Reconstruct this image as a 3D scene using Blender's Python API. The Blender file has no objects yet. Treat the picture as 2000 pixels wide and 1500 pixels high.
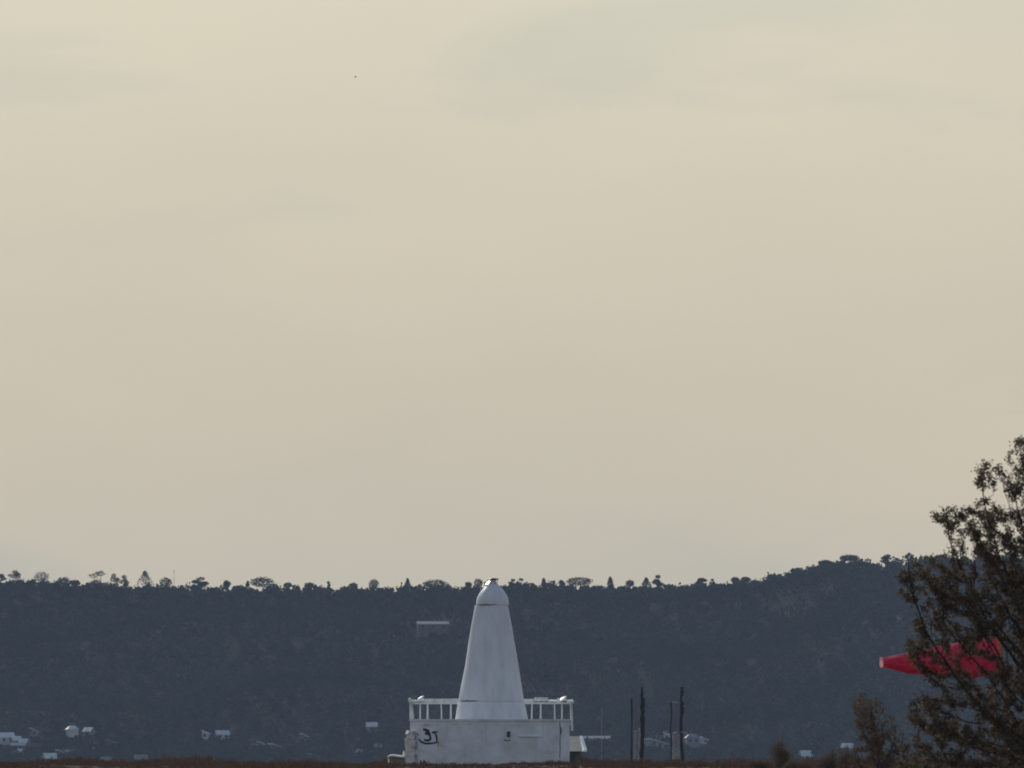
import bpy, math, random
import numpy as np
from mathutils import Vector, Matrix
R = math.radians
rnd = random.Random(7)
rng = np.random.default_rng(11)
sc = bpy.context.scene
col = sc.collection

# ------------------------------------------------------------------ camera
CAMZ = 0.47
FPX = 28800.0                       # focal length in photo pixels (photo 2000 x 1500)
TH = math.atan(730 / FPX)           # level line lies 730 px under the centre
cam_d = bpy.data.cameras.new('camera')
cam_d.sensor_width = 36.0
cam_d.lens = 36.0 * FPX / 2000.0
cam_d.clip_start = 1.0
cam_d.clip_end = 40000.0
cam_d.dof.use_dof = True
cam_d.dof.focus_distance = 800.0
cam_d.dof.aperture_fstop = 14.0
cam = bpy.data.objects.new('camera', cam_d)
col.objects.link(cam)
cam.location = (0, 0, CAMZ)
cam.rotation_euler = (R(90) + TH, 0, 0)
sc.camera = cam

def at(px, py, Y):
    """point of the place seen at photo pixel px,py standing Y metres ahead"""
    u = (px - 1000.0) / FPX
    v = (750.0 - py) / FPX
    dy = math.cos(TH) - v * math.sin(TH)
    dz = math.sin(TH) + v * math.cos(TH)
    s = Y / dy
    return Vector((u * s, Y, CAMZ + dz * s))

# ------------------------------------------------------------------ sky and sun
CLOUD_OFF = (-0.45, 46.27, 8.01)
SUN_EL, SUN_AZ = 31.0, -26.0        # ahead and a little to the left, behind thin cloud
w = bpy.data.worlds.new('World')
sc.world = w
w.use_nodes = True
nt = w.node_tree
nt.nodes.clear()
def N(t, typ, **kw):
    n = t.nodes.new(typ)
    for k, v in kw.items():
        setattr(n, k, v)
    return n
wo = N(nt, 'ShaderNodeOutputWorld')
bg = N(nt, 'ShaderNodeBackground')
bg.inputs['Strength'].default_value = 0.125
sky = N(nt, 'ShaderNodeTexSky', sky_type='NISHITA', sun_disc=False)
sky.sun_elevation = R(SUN_EL)
sky.sun_rotation = R(SUN_AZ)
sky.air_density = 1.0
sky.dust_density = 0.4
sky.ozone_density = 1.0
L = nt.links.new
L(sky.outputs['Color'], bg.inputs['Color'])
# a thin even cloud layer all round: thick towards the horizon, thin overhead
tc = N(nt, 'ShaderNodeTexCoord')
sx = N(nt, 'ShaderNodeSeparateXYZ')
L(tc.outputs['Generated'], sx.inputs['Vector'])
def mth(op, a_, b_=None):
    n = N(nt, 'ShaderNodeMath', operation=op)
    for i_, v in enumerate((a_, b_)):
        if v is None: continue
        if isinstance(v, (int, float)): n.inputs[i_].default_value = v
        else: L(v, n.inputs[i_])
    return n.outputs[0]
zc_ = mth('MAXIMUM', sx.outputs['Z'], 0.002)
cover = mth('SUBTRACT', 1.0, mth('EXPONENT', mth('DIVIDE', -0.105, zc_)))
mp = N(nt, 'ShaderNodeMapping')
mp.inputs['Scale'].default_value = (30, 30, 70)
mp.inputs['Location'].default_value = (3.3, 1.2, 0.6)
nz = N(nt, 'ShaderNodeTexNoise')
nz.inputs['Scale'].default_value = 1.0
nz.inputs['Detail'].default_value = 5.0
nz.inputs['Roughness'].default_value = 0.48
cr = N(nt, 'ShaderNodeValToRGB')
cr.color_ramp.elements[0].position = 0.30
cr.color_ramp.elements[0].color = (0.592, 0.540, 0.428, 1)
cr.color_ramp.elements[1].position = 0.68
cr.color_ramp.elements[1].color = (0.640, 0.577, 0.446, 1)
L(tc.outputs['Generated'], mp.inputs['Vector'])
L(mp.outputs['Vector'], nz.inputs['Vector'])
L(nz.outputs['Fac'], cr.inputs['Fac'])
cl = N(nt, 'ShaderNodeBackground')
cl.inputs['Strength'].default_value = 1.0
# soft grey cloud bases drifting in the layer
mp2 = N(nt, 'ShaderNodeMapping')
mp2.inputs['Scale'].default_value = (22, 22, 75)
mp2.inputs['Location'].default_value = CLOUD_OFF
nz2 = N(nt, 'ShaderNodeTexNoise')
nz2.inputs['Scale'].default_value = 1.0
nz2.inputs['Detail'].default_value = 7.0
nz2.inputs['Roughness'].default_value = 0.55
nz2.inputs['Distortion'].default_value = 0.4
cr2 = N(nt, 'ShaderNodeValToRGB')
cr2.color_ramp.elements[0].position = 0.52
cr2.color_ramp.elements[0].color = (0, 0, 0, 1)
cr2.color_ramp.elements[1].position = 0.80
cr2.color_ramp.elements[1].color = (1, 1, 1, 1)
L(tc.outputs['Generated'], mp2.inputs['Vector'])
L(mp2.outputs['Vector'], nz2.inputs['Vector'])
L(nz2.outputs['Fac'], cr2.inputs['Fac'])
cm = N(nt, 'ShaderNodeMix', data_type='RGBA')
L(cr2.outputs['Color'], cm.inputs['Factor'])
L(cr.outputs['Color'], cm.inputs['A'])
cm.inputs['B'].default_value = (0.47, 0.47, 0.43, 1)
L(cm.outputs['Result'], cl.inputs['Color'])
wm = N(nt, 'ShaderNodeMixShader')
L(cover, wm.inputs['Fac'])
L(bg.outputs['Background'], wm.inputs[1])
L(cl.outputs['Background'], wm.inputs[2])
L(wm.outputs['Shader'], wo.inputs['Surface'])

sl = bpy.data.lights.new('sun', 'SUN')
sl.energy = 2.0
sl.angle = R(0.8)
sl.color = (1.0, 0.93, 0.82)
sun = bpy.data.objects.new('sun', sl)
col.objects.link(sun)
sd = Vector((math.sin(R(SUN_AZ)) * math.cos(R(SUN_EL)), math.cos(R(SUN_AZ)) * math.cos(R(SUN_EL)), math.sin(R(SUN_EL))))
sun.rotation_euler = sd.to_track_quat('Z', 'Y').to_euler()
sun.location = (-400, 400, 300)

sc.view_settings.view_transform = 'Standard'
sc.view_settings.look = 'None'
sc.view_settings.exposure = 0.0
sc.view_settings.gamma = 1.0
sc.view_settings.use_curve_mapping = False
sc.cycles.volume_bounces = 1
sc.cycles.max_bounces = 8
sc.cycles.filter_width = 1.8

# ------------------------------------------------------------------ materials
M = {}
def mat(name, base, base2=None, scale=4.0, rough=0.7, spec=0.3, metal=0.0, bump=0.0, bump_scale=None, stretch=(1, 1, 1),
        island=None, trans=0.0, lo=0.35, hi=0.7, detail=6.0, coords='Object'):
    m = bpy.data.materials.new(name)
    m.use_nodes = True
    t = m.node_tree
    p = t.nodes['Principled BSDF']
    out = t.nodes['Material Output']
    p.inputs['Roughness'].default_value = rough
    p.inputs['Specular IOR Level'].default_value = spec
    p.inputs['Metallic'].default_value = metal
    base2 = base2 or tuple(c * 0.8 for c in base)
    c_ = N(t, 'ShaderNodeTexCoord')
    mp_ = N(t, 'ShaderNodeMapping')
    mp_.inputs['Scale'].default_value = stretch
    n_ = N(t, 'ShaderNodeTexNoise')
    n_.inputs['Scale'].default_value = scale
    n_.inputs['Detail'].default_value = detail
    n_.inputs['Roughness'].default_value = 0.6
    r_ = N(t, 'ShaderNodeValToRGB')
    r_.color_ramp.elements[0].position = lo
    r_.color_ramp.elements[0].color = (*base2, 1)
    r_.color_ramp.elements[1].position = hi
    r_.color_ramp.elements[1].color = (*base, 1)
    t.links.new(c_.outputs[coords], mp_.inputs['Vector'])
    t.links.new(mp_.outputs['Vector'], n_.inputs['Vector'])
    t.links.new(n_.outputs['Fac'], r_.inputs['Fac'])
    colr = r_.outputs['Color']
    if island:
        g_ = N(t, 'ShaderNodeNewGeometry')
        r2 = N(t, 'ShaderNodeValToRGB')
        r2.color_ramp.elements[0].color = (*island[0], 1)
        r2.color_ramp.elements[1].color = (*island[1], 1)
        t.links.new(g_.outputs['Random Per Island'], r2.inputs['Fac'])
        m_ = N(t, 'ShaderNodeMix', data_type='RGBA', blend_type='MULTIPLY')
        m_.inputs['Factor'].default_value = 1.0
        t.links.new(colr, m_.inputs['A'])
        t.links.new(r2.outputs['Color'], m_.inputs['B'])
        colr = m_.outputs['Result']
    t.links.new(colr, p.inputs['Base Color'])
    if bump:
        b_ = N(t, 'ShaderNodeBump')
        b_.inputs['Strength'].default_value = bump
        b_.inputs['Distance'].default_value = 0.02
        n2 = N(t, 'ShaderNodeTexNoise')
        n2.inputs['Scale'].default_value = bump_scale or scale * 5
        n2.inputs['Detail'].default_value = 5
        t.links.new(c_.outputs[coords], n2.inputs['Vector'])
        t.links.new(n2.outputs['Fac'], b_.inputs['Height'])
        t.links.new(b_.outputs['Normal'], p.inputs['Normal'])
    if trans:
        tr = N(t, 'ShaderNodeBsdfTranslucent')
        t.links.new(colr, tr.inputs['Color'])
        ms = N(t, 'ShaderNodeMixShader')
        ms.inputs['Fac'].default_value = trans
        t.links.new(p.outputs['BSDF'], ms.inputs[1])
        t.links.new(tr.outputs['BSDF'], ms.inputs[2])
        t.links.new(ms.outputs['Shader'], out.inputs['Surface'])
    M[name] = m
    return m

mat('tower_paint', (0.66, 0.68, 0.715), (0.545, 0.555, 0.585), 2.2, 0.6, 0.2, bump=0.6, bump_scale=5, stretch=(1, 1, .22), lo=.3, hi=.62)
mat('dome_paint', (0.63, 0.65, 0.685), (0.52, 0.53, 0.56), 2.4, 0.5, 0.3, bump=0.4, bump_scale=6, lo=.3, hi=.62)
mat('base_paint', (0.68, 0.705, 0.745), (0.49, 0.50, 0.525), 1.1, 0.65, 0.3, bump=0.5, bump_scale=7, lo=.3, hi=.65)
mat('peeled_paint', (0.66, 0.64, 0.62), (0.44, 0.40, 0.38), 2.2, 0.75, 0.3, bump=0.8, bump_scale=8, lo=.35, hi=.6)
mat('rubble', (0.62, 0.60, 0.57), (0.34, 0.31, 0.29), 2.5, 0.85, 0.2, bump=0.8, bump_scale=9)
mat('rail_paint', (0.82, 0.83, 0.80), (0.62, 0.64, 0.60), 3.0, 0.28, 0.5, bump=0.1)
mat('rail_cap', (0.84, 0.84, 0.80), (0.62, 0.63, 0.55), 1.8, 0.22, 0.55, bump=0.12, bump_scale=5)
mat('dark_paint', (0.02, 0.02, 0.028), (0.05, 0.045, 0.045), 8, 0.6, 0.3)
mat('crack', (0.05, 0.045, 0.045), (0.12, 0.10, 0.10), 6, 0.9, 0.1)
mat('rust', (0.22, 0.10, 0.06), (0.34, 0.24, 0.19), 5, 0.9, 0.1)
mat('pale_patch', (0.70, 0.74, 0.78), (0.60, 0.63, 0.68), 5, 0.6, 0.3)
mat('grey_patch', (0.50, 0.50, 0.51), (0.58, 0.58, 0.59), 2, 0.7, 0.3)
mat('lens_red', (0.75, 0.32, 0.30), (0.62, 0.22, 0.20), 9, 0.2, 0.5)
mat('lens_white', (0.82, 0.80, 0.78), (0.7, 0.68, 0.66), 9, 0.12, 0.6)
mat('glossy_white', (0.84, 0.84, 0.83), (0.78, 0.78, 0.77), 3, 0.34, 0.6)
mat('dark_metal', (0.05, 0.045, 0.05), (0.03, 0.03, 0.03), 9, 0.45, 0.4)
mat('concrete', (0.50, 0.49, 0.45), (0.38, 0.37, 0.34), 2, 0.8, 0.25, bump=.3)
mat('shed_wall', (0.20, 0.19, 0.17), (0.13, 0.12, 0.10), 2, 0.85, 0.2)
mat('shed_roof', (0.34, 0.34, 0.29), (0.26, 0.26, 0.22), 2, 0.55, 0.4)
mat('shed_trim', (0.85, 0.86, 0.82), (0.72, 0.75, 0.72), 2, 0.35, 0.5)
mat('timber', (0.055, 0.052, 0.055), (0.028, 0.027, 0.029), 3, 0.85, 0.2, bump=.6, stretch=(4, 4, .6))
mat('pale_timber', (0.36, 0.36, 0.37), (0.22, 0.21, 0.22), 3, 0.8, 0.2, bump=.4, stretch=(1, 1, 1.5))
mat('sock_red', (0.72, 0.065, 0.165), (0.50, 0.036, 0.085), 3, 0.5, 0.35, trans=0.5, stretch=(3, 1, 1))
mat('sock_pink', (0.9, 0.55, 0.56), (0.85, 0.4, 0.42), 6, 0.4, 0.4, trans=0.35)
mat('sock_orange', (0.70, 0.16, 0.05), (0.55, 0.10, 0.035), 5, 0.5, 0.4, trans=0.35)
mat('sky_metal', (0.16, 0.15, 0.15), (0.10, 0.10, 0.10), 5, 0.5, 0.4, metal=.5)
mat('dry_grass', (0.15, 0.108, 0.084), (0.075, 0.056, 0.047), 0.35, 0.85, 0.1, island=((.6, .55, .5), (1.3, 1.05, .85)), trans=.3, coords='Object')
mat('ground', (0.085, 0.060, 0.046), (0.050, 0.036, 0.030), 0.08, 0.95, 0.1, bump=.6, bump_scale=3)
mat('hill_soil', (0.058, 0.060, 0.044), (0.034, 0.038, 0.029), 0.02, 0.95, 0.05)
mat('forest_leaf', (0.046, 0.054, 0.040), (0.022, 0.027, 0.022), 0.022, 0.95, 0.02, island=((.84, .85, .86), (1.14, 1.12, 1.08)), trans=.04, lo=.38, hi=.64)
mat('ridge_leaf', (0.040, 0.046, 0.034), (0.026, 0.030, 0.024), 0.6, 0.8, 0.12, island=((.6, .6, .6), (1.4, 1.25, 1.1)), trans=.15)
mat('ridge_bark', (0.06, 0.048, 0.038), (0.04, 0.033, 0.027), 3, 0.9, 0.1)
mat('tree_leaf', (0.160, 0.138, 0.092), (0.088, 0.066, 0.047), 1.3, 0.6, 0.2, island=((.45, .45, .45), (1.7, 1.5, 1.3)), trans=.42)
mat('bush_leaf', (0.18, 0.135, 0.085), (0.10, 0.072, 0.050), 0.8, 0.7, 0.2, island=((.5, .5, .5), (1.5, 1.3, 1.1)), trans=.3)
mat('tree_bark', (0.075, 0.060, 0.050), (0.040, 0.033, 0.030), 6, 0.9, 0.15, bump=.6, stretch=(3, 3, .7))
mat('house_white', (0.52, 0.54, 0.55), (0.40, 0.42, 0.43), 0.5, 0.6, 0.3)
mat('house_grey', (0.20, 0.21, 0.22), (0.14, 0.15, 0.16), 0.5, 0.7, 0.3)
mat('house_tan', (0.24, 0.21, 0.19), (0.17, 0.15, 0.14), 0.5, 0.7, 0.3)
mat('house_dark', (0.115, 0.115, 0.115), (0.06, 0.06, 0.06), 0.5, 0.7, 0.3)
mat('roof_pale', (0.58, 0.63, 0.66), (0.36, 0.41, 0.44), 0.55, 0.45, 0.5)
mat('roof_grey', (0.19, 0.205, 0.20), (0.09, 0.10, 0.10), 0.8, 0.5, 0.4)
mat('window_glass', (0.03, 0.035, 0.045), (0.02, 0.025, 0.03), 2, 0.12, 0.5)
mat('gull', (0.78, 0.76, 0.72), (0.66, 0.64, 0.60), 6, 0.7, 0.2)

# ------------------------------------------------------------------ builders
class MB:
    def __init__(s):
        s.v, s.f = [], []
    def add(s, vs, fs):
        b = len(s.v)
        s.v += [tuple(v) for v in vs]
        s.f += [tuple(b + i for i in f) for f in fs]
        return s
    def box(s, c, size, rot=None):
        hx, hy, hz = [a / 2 for a in size]
        vs = [Vector((x, y, z)) for x in (-hx, hx) for y in (-hy, hy) for z in (-hz, hz)]
        if rot is not None:
            vs = [rot @ v for v in vs]
        c = Vector(c)
        return s.add([v + c for v in vs], [(0, 1, 3, 2), (4, 6, 7, 5), (0, 4, 5, 1), (2, 3, 7, 6), (0, 2, 6, 4), (1, 5, 7, 3)])
    def tube(s, pts, rads, n=8, cap=True):
        pts = [Vector(p) for p in pts]
        if not hasattr(rads, '__len__'):
            rads = [rads] * len(pts)
        rings = []
        for i, p in enumerate(pts):
            d = (pts[min(i + 1, len(pts) - 1)] - pts[max(i - 1, 0)]).normalized()
            a = Vector((0, 0, 1)) if abs(d.z) < .9 else Vector((1, 0, 0))
            u = d.cross(a).normalized()
            v2 = d.cross(u)
            rings.append([p + (u * math.cos(2 * math.pi * k / n) + v2 * math.sin(2 * math.pi * k / n)) * rads[i] for k in range(n)])
        vs = [q for r in rings for q in r]
        fs = []
        for i in range(len(pts) - 1):
            for k in range(n):
                a, b = i * n + k, i * n + (k + 1) % n
                fs.append((a, b, b + n, a + n))
        if cap:
            fs.append(tuple(range(n)))
            fs.append(tuple((len(pts) - 1) * n + k for k in reversed(range(n))))
        return s.add(vs, fs)
    def lathe(s, prof, c=(0, 0), n=48, wob=None, cap=True):
        vs, fs = [], []
        for i, (r, z) in enumerate(prof):
            for k in range(n):
                a = 2 * math.pi * k / n
                rr = r + (wob(a, z) if wob else 0)
                vs.append((c[0] + rr * math.cos(a), c[1] + rr * math.sin(a), z))
        for i in range(len(prof) - 1):
            for k in range(n):
                a, b = i * n + k, i * n + (k + 1) % n
                fs.append((a, b, b + n, a + n))
        if cap:
            fs.append(tuple((len(prof) - 1) * n + k for k in range(n)))
            fs.append(tuple(reversed(range(n))))
        return s.add(vs, fs)
    def build(s, name, m, parent=None, smooth=False, origin=None):
        me = bpy.data.meshes.new(name)
        o = Vector(origin) if origin is not None else Vector((0, 0, 0))
        me.from_pydata([tuple(Vector(v) - o) for v in s.v], [], s.f)
        me.materials.append(M[m])
        if smooth:
            me.polygons.foreach_set('use_smooth', [True] * len(me.polygons))
        me.update()
        ob = bpy.data.objects.new(name, me)
        col.objects.link(ob)
        if parent is not None:
            ob.parent = parent
            ob.matrix_parent_inverse = Matrix.Translation(-parent.location)
        ob.location = o
        return ob

def quad_mesh(name, V, m, parent=None, origin=(0, 0, 0), k=4):
    """V: (n*k,3) numpy array, k corners for each leaf"""
    V = np.asarray(V, dtype=np.float32) - np.asarray(origin, dtype=np.float32)
    nv = len(V)
    nf = nv // k
    me = bpy.data.meshes.new(name)
    me.vertices.add(nv)
    me.vertices.foreach_set('co', V.ravel())
    me.loops.add(nv)
    me.loops.foreach_set('vertex_index', np.arange(nv, dtype=np.int32))
    me.polygons.add(nf)
    me.polygons.foreach_set('loop_start', np.arange(0, nv, k, dtype=np.int32))
    me.update(calc_edges=True)
    me.validate()
    me.materials.append(M[m])
    ob = bpy.data.objects.new(name, me)
    col.objects.link(ob)
    if parent is not None:
        ob.parent = parent
        ob.matrix_parent_inverse = Matrix.Translation(-parent.location)
    ob.location = origin
    return ob

def tag(o, label=None, cat=None, group=None, kind=None):
    if label: o['label'] = label
    if cat: o['category'] = cat
    if group: o['group'] = group
    if kind: o['kind'] = kind
    return o

def empty(name, loc):
    o = bpy.data.objects.new(name, None)
    o.empty_display_size = 0.3
    col.objects.link(o)
    o.location = loc
    return o

def rand_dirs(n):
    d = rng.normal(size=(n, 3))
    return d / np.linalg.norm(d, axis=1)[:, None]

def leaves(P, length, width, droop=0.3, jitter=0.0):
    """a pointed four-cornered leaf at every point of P"""
    n = len(P)
    d = rand_dirs(n)
    d[:, 2] -= droop
    d /= np.linalg.norm(d, axis=1)[:, None]
    s = np.cross(d, rand_dirs(n))
    s /= np.linalg.norm(s, axis=1)[:, None] + 1e-9
    ln = length * rng.uniform(.6, 1.3, n)[:, None]
    wd = width * rng.uniform(.7, 1.3, n)[:, None]
    if jitter:
        P = P + rng.normal(size=(n, 3)) * jitter
    V = np.empty((n, 4, 3))
    V[:, 0] = P
    V[:, 1] = P + d * ln * .45 + s * wd * .5
    V[:, 2] = P + d * ln
    V[:, 3] = P + d * ln * .5 - s * wd * .5
    return V.reshape(-1, 3)

def smooth(t):
    t = np.clip(t, 0, 1)
    return t * t * (3 - 2 * t)

# ------------------------------------------------------------------ ground
def gz(x, y):
    x = np.asarray(x, dtype=float); y = np.asarray(y, dtype=float)
    z = -1.2 + 1.2 * smooth((y - 420) / 330)
    z = z - 4.0 * smooth((y - 930) / 500)
    lump = (np.sin(x * .21 + 1.3) * .05 + np.sin(x * .53 + y * .11) * .04 + np.sin(y * .17 + x * .07) * .03)
    near = np.exp(-((y - 800) / 300) ** 2)
    return z + lump * near

def gzf(x, y):
    return float(gz(x, y))

ys = np.unique(np.concatenate([np.linspace(-400, 500, 19), np.linspace(500, 1000, 101), np.linspace(1000, 1600, 31), np.linspace(1600, 8500, 24)]))
xs = np.unique(np.concatenate([np.linspace(-2400, -120, 20), np.linspace(-120, 120, 97), np.linspace(120, 2400, 20)]))
XX, YY = np.meshgrid(xs, ys)
ZZ = gz(XX, YY)
g = MB()
g.v = list(zip(XX.ravel().tolist(), YY.ravel().tolist(), ZZ.ravel().tolist()))
nx = len(xs)
g.f = [(j * nx + i, j * nx + i + 1, (j + 1) * nx + i + 1, (j + 1) * nx + i) for j in range(len(ys) - 1) for i in range(nx - 1)]
tag(g.build('ground', 'ground', smooth=True), kind='structure')

# ------------------------------------------------------------------ far hill
RY = 6000.0
prof_px = [(-700, 1128), (-300, 1125), (0, 1134), (70, 1131), (110, 1136), (150, 1141), (180, 1142), (340, 1144), (500, 1143), (700, 1145), (900, 1145), (1000, 1142),
           (1130, 1140), (1200, 1142), (1330, 1142), (1420, 1136), (1500, 1130), (1550, 1114), (1600, 1101), (1640, 1092), (1690, 1092), (1715, 1102), (1745, 1096),
           (1780, 1088), (1850, 1085), (2000, 1082), (2300, 1090), (2700, 1100)]
px_x = np.array([at(p, q, RY).x for p, q in prof_px])
px_z = np.array([at(p, q, RY).z for p, q in prof_px])
FOOT = 5460.0
def ridge(x):
    return np.interp(x, px_x, px_z)
def hz(x, y):
    x = np.asarray(x, dtype=float); y = np.asarray(y, dtype=float)
    r = ridge(x) - 2.6
    edge = 1 - smooth((np.abs(x) - 900) / 450)
    t = (y - FOOT) / (RY - FOOT)
    up = np.where(t < 1, 0.72 * t + 0.28 * smooth(t), 1 - .25 * smooth((t - 1) / 1.0))
    up = np.where(t < 0, 0, up)
    bump = (np.sin(x * .047 + y * .012) * 2.6 + np.sin(x * .019 - y * .031 + 2) * 4.0 + np.sin(x * .11 + y * .05) * .9) * smooth(t * 4) * smooth((1 - t) * 4)
    return -4.6 + ((r + 4.6) * up + bump) * edge
ys = np.linspace(FOOT - 40, RY + 260, 66)
xs = np.unique(np.concatenate([np.linspace(-1400, -420, 26), np.linspace(-420, 420, 169), np.linspace(420, 1400, 26)]))
XX, YY = np.meshgrid(xs, ys)
ZZ = hz(XX, YY)
g = MB()
g.v = list(zip(XX.ravel().tolist(), YY.ravel().tolist(), ZZ.ravel().tolist()))
nx = len(xs)
g.f = [(j * nx + i, j * nx + i + 1, (j + 1) * nx + i + 1, (j + 1) * nx + i) for j in range(len(ys) - 1) for i in range(nx - 1)]
tag(g.build('hill', 'hill_soil', smooth=True), kind='structure')

def hill_point(px, py):
    """where the sight line through a pixel meets the hillside"""
    lo, hi = FOOT - 30, RY
    for _ in range(50):
        mid = (lo + hi) / 2
        p = at(px, py, mid)
        if p.z > float(hz(p.x, mid)):
            lo = mid
        else:
            hi = mid
    return at(px, py, (lo + hi) / 2)

# houses: px, py of roof top, width px, wall m, roof m, roof kind, yaw deg, wall mat, roof mat, label
HOUSES = [
    (12, 1431, 27, 2.6, 1.6, 'gable', 16, 'house_white', 'roof_pale', 'long pale roofed house cut by the left edge of the picture'),
    (31, 1438, 17, 2.4, 1.5, 'gable', 24, 'house_grey', 'roof_pale', 'small pale house, middle of the stepped row at the left edge'),
    (47, 1443, 15, 2.2, 1.4, 'gable', -20, 'house_grey', 'roof_pale', 'small pale house, lowest of the stepped row at the left edge'),
    (66, 1423, 13, 1.6, 1.2, 'shed', 10, 'house_grey', 'roof_pale', 'tiny pale roof alone above the stepped row of houses'),
    (141, 1417, 21, 2.8, 1.5, 'hip', 18, 'house_white', 'roof_pale', 'white hip roofed house with a brighter cube shape, low on the left slope'),
    (173, 1421, 16, 2.0, 1.3, 'gable', -28, 'house_tan', 'roof_pale', 'small tan house just right of the white hip roofed house'),
    (97, 1471, 24, 3.0, 1.8, 'gable', 26, 'house_white', 'roof_pale', 'white gabled house at the foot of the left slope, partly behind scrub'),
    (208, 1478, 20, 2.2, 1.2, 'gable', 6, 'house_grey', 'roof_grey', 'dim grey house at the foot of the slope in the left part'),
    (276, 1474, 24, 2.2, 1.6, 'gable', -14, 'house_tan', 'roof_grey', 'dim tan house at the slope foot, left of the dry scrub rise'),
    (402, 1428, 11, 1.6, 1.1, 'shed', -16, 'house_white', 'roof_pale', 'tiny white house left of its wider white neighbour, mid left slope'),
    (434, 1427, 24, 1.7, 1.3, 'gable', 14, 'house_white', 'roof_pale', 'low wide white house on the mid left slope'),
    (424, 1484, 14, 1.4, 0.9, 'shed', 0, 'house_white', 'roof_pale', 'tiny white hut near the brown ground, left of centre'),
    (511, 1450, 21, 1.5, 1.3, 'shed', 34, 'house_grey', 'roof_pale', 'narrow slanting pale roof, upper of the pair left of the beacon'),
    (542, 1454, 30, 2.2, 1.6, 'shed', 30, 'house_grey', 'roof_pale', 'bright slanting roof, larger and lower of the pair left of the beacon'),
    (594, 1434, 10, 1.3, 0.9, 'shed', 20, 'house_grey', 'roof_pale', 'lone tiny pale roof between slanting roofs and the beacon'),
    (726, 1411, 19, 3.2, 1.4, 'gable', 4, 'house_grey', 'roof_pale', 'two storey grey house up the slope just left of the beacon'),
    (845, 1214, 60, 3.2, 1.1, 'gable', 3, 'house_dark', 'roof_grey', 'long low house alone in the woods high on the hillside left of the tower'),
    (1163, 1438, 56, 3.8, 0.9, 'gable', -4, 'house_grey', 'roof_grey', 'long grey house right of the beacon shed, left of the dark poles'),
    (1281, 1444, 40, 2.0, 1.9, 'shed', 32, 'house_grey', 'roof_pale', 'bright slanting roofed house between the two dark poles'),
    (1304, 1432, 13, 1.4, 0.9, 'shed', -10, 'house_white', 'roof_pale', 'tiny white hut just left of the right dark pole'),
    (1352, 1433, 26, 3.4, 1.6, 'hip', 10, 'house_grey', 'roof_grey', 'dim grey hip roofed house just right of the right dark pole'),
    (1374, 1441, 10, 1.2, 0.8, 'shed', 25, 'house_white', 'roof_pale', 'tiny bright roof right of the dim hip roofed house'),
    (1573, 1466, 20, 2.6, 1.8, 'gable', 22, 'house_white', 'roof_pale', 'pale house between the low bushes on the right'),
    (1655, 1452, 20, 2.2, 1.4, 'gable', -12, 'house_grey', 'roof_pale', 'pale grey house left of the tall brown shrub'),
    (36, 1451, 26, 1.6, 0.9, 'gable', -6, 'house_dark', 'roof_grey', 'dim low roof just under the stepped row at the left edge'),
    (39, 1463, 9, 2.2, 0.9, 'gable', 30, 'house_grey', 'roof_pale', 'narrow pale gable below the stepped row, left of the gabled white house'),
    (116, 1466, 12, 1.6, 1.0, 'shed', 28, 'house_grey', 'roof_pale', 'small pale lean-to roof touching the right of the gabled white house'),
    (136, 1464, 14, 1.6, 0.9, 'gable', 8, 'house_dark', 'roof_grey', 'dim grey roof right of the small lean-to at lower left'),
    (218, 1446, 20, 1.6, 1.0, 'shed', 24, 'house_dark', 'roof_grey', 'dim slanting roof in the woods above the dim grey house'),
    (614, 1473, 22, 1.5, 1.2, 'shed', 28, 'house_dark', 'roof_grey', 'dim slanting roof low down between the slanting pair and the beacon'),
    (738, 1453, 12, 2.4, 1.0, 'gable', 16, 'house_grey', 'roof_grey', 'dim house below the two storey house left of the beacon'),
    (704, 1464, 16, 1.5, 0.9, 'hip', -12, 'house_dark', 'roof_grey', 'dim low hip roof at the slope foot left of the landing slab'),
]
HP = []

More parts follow.
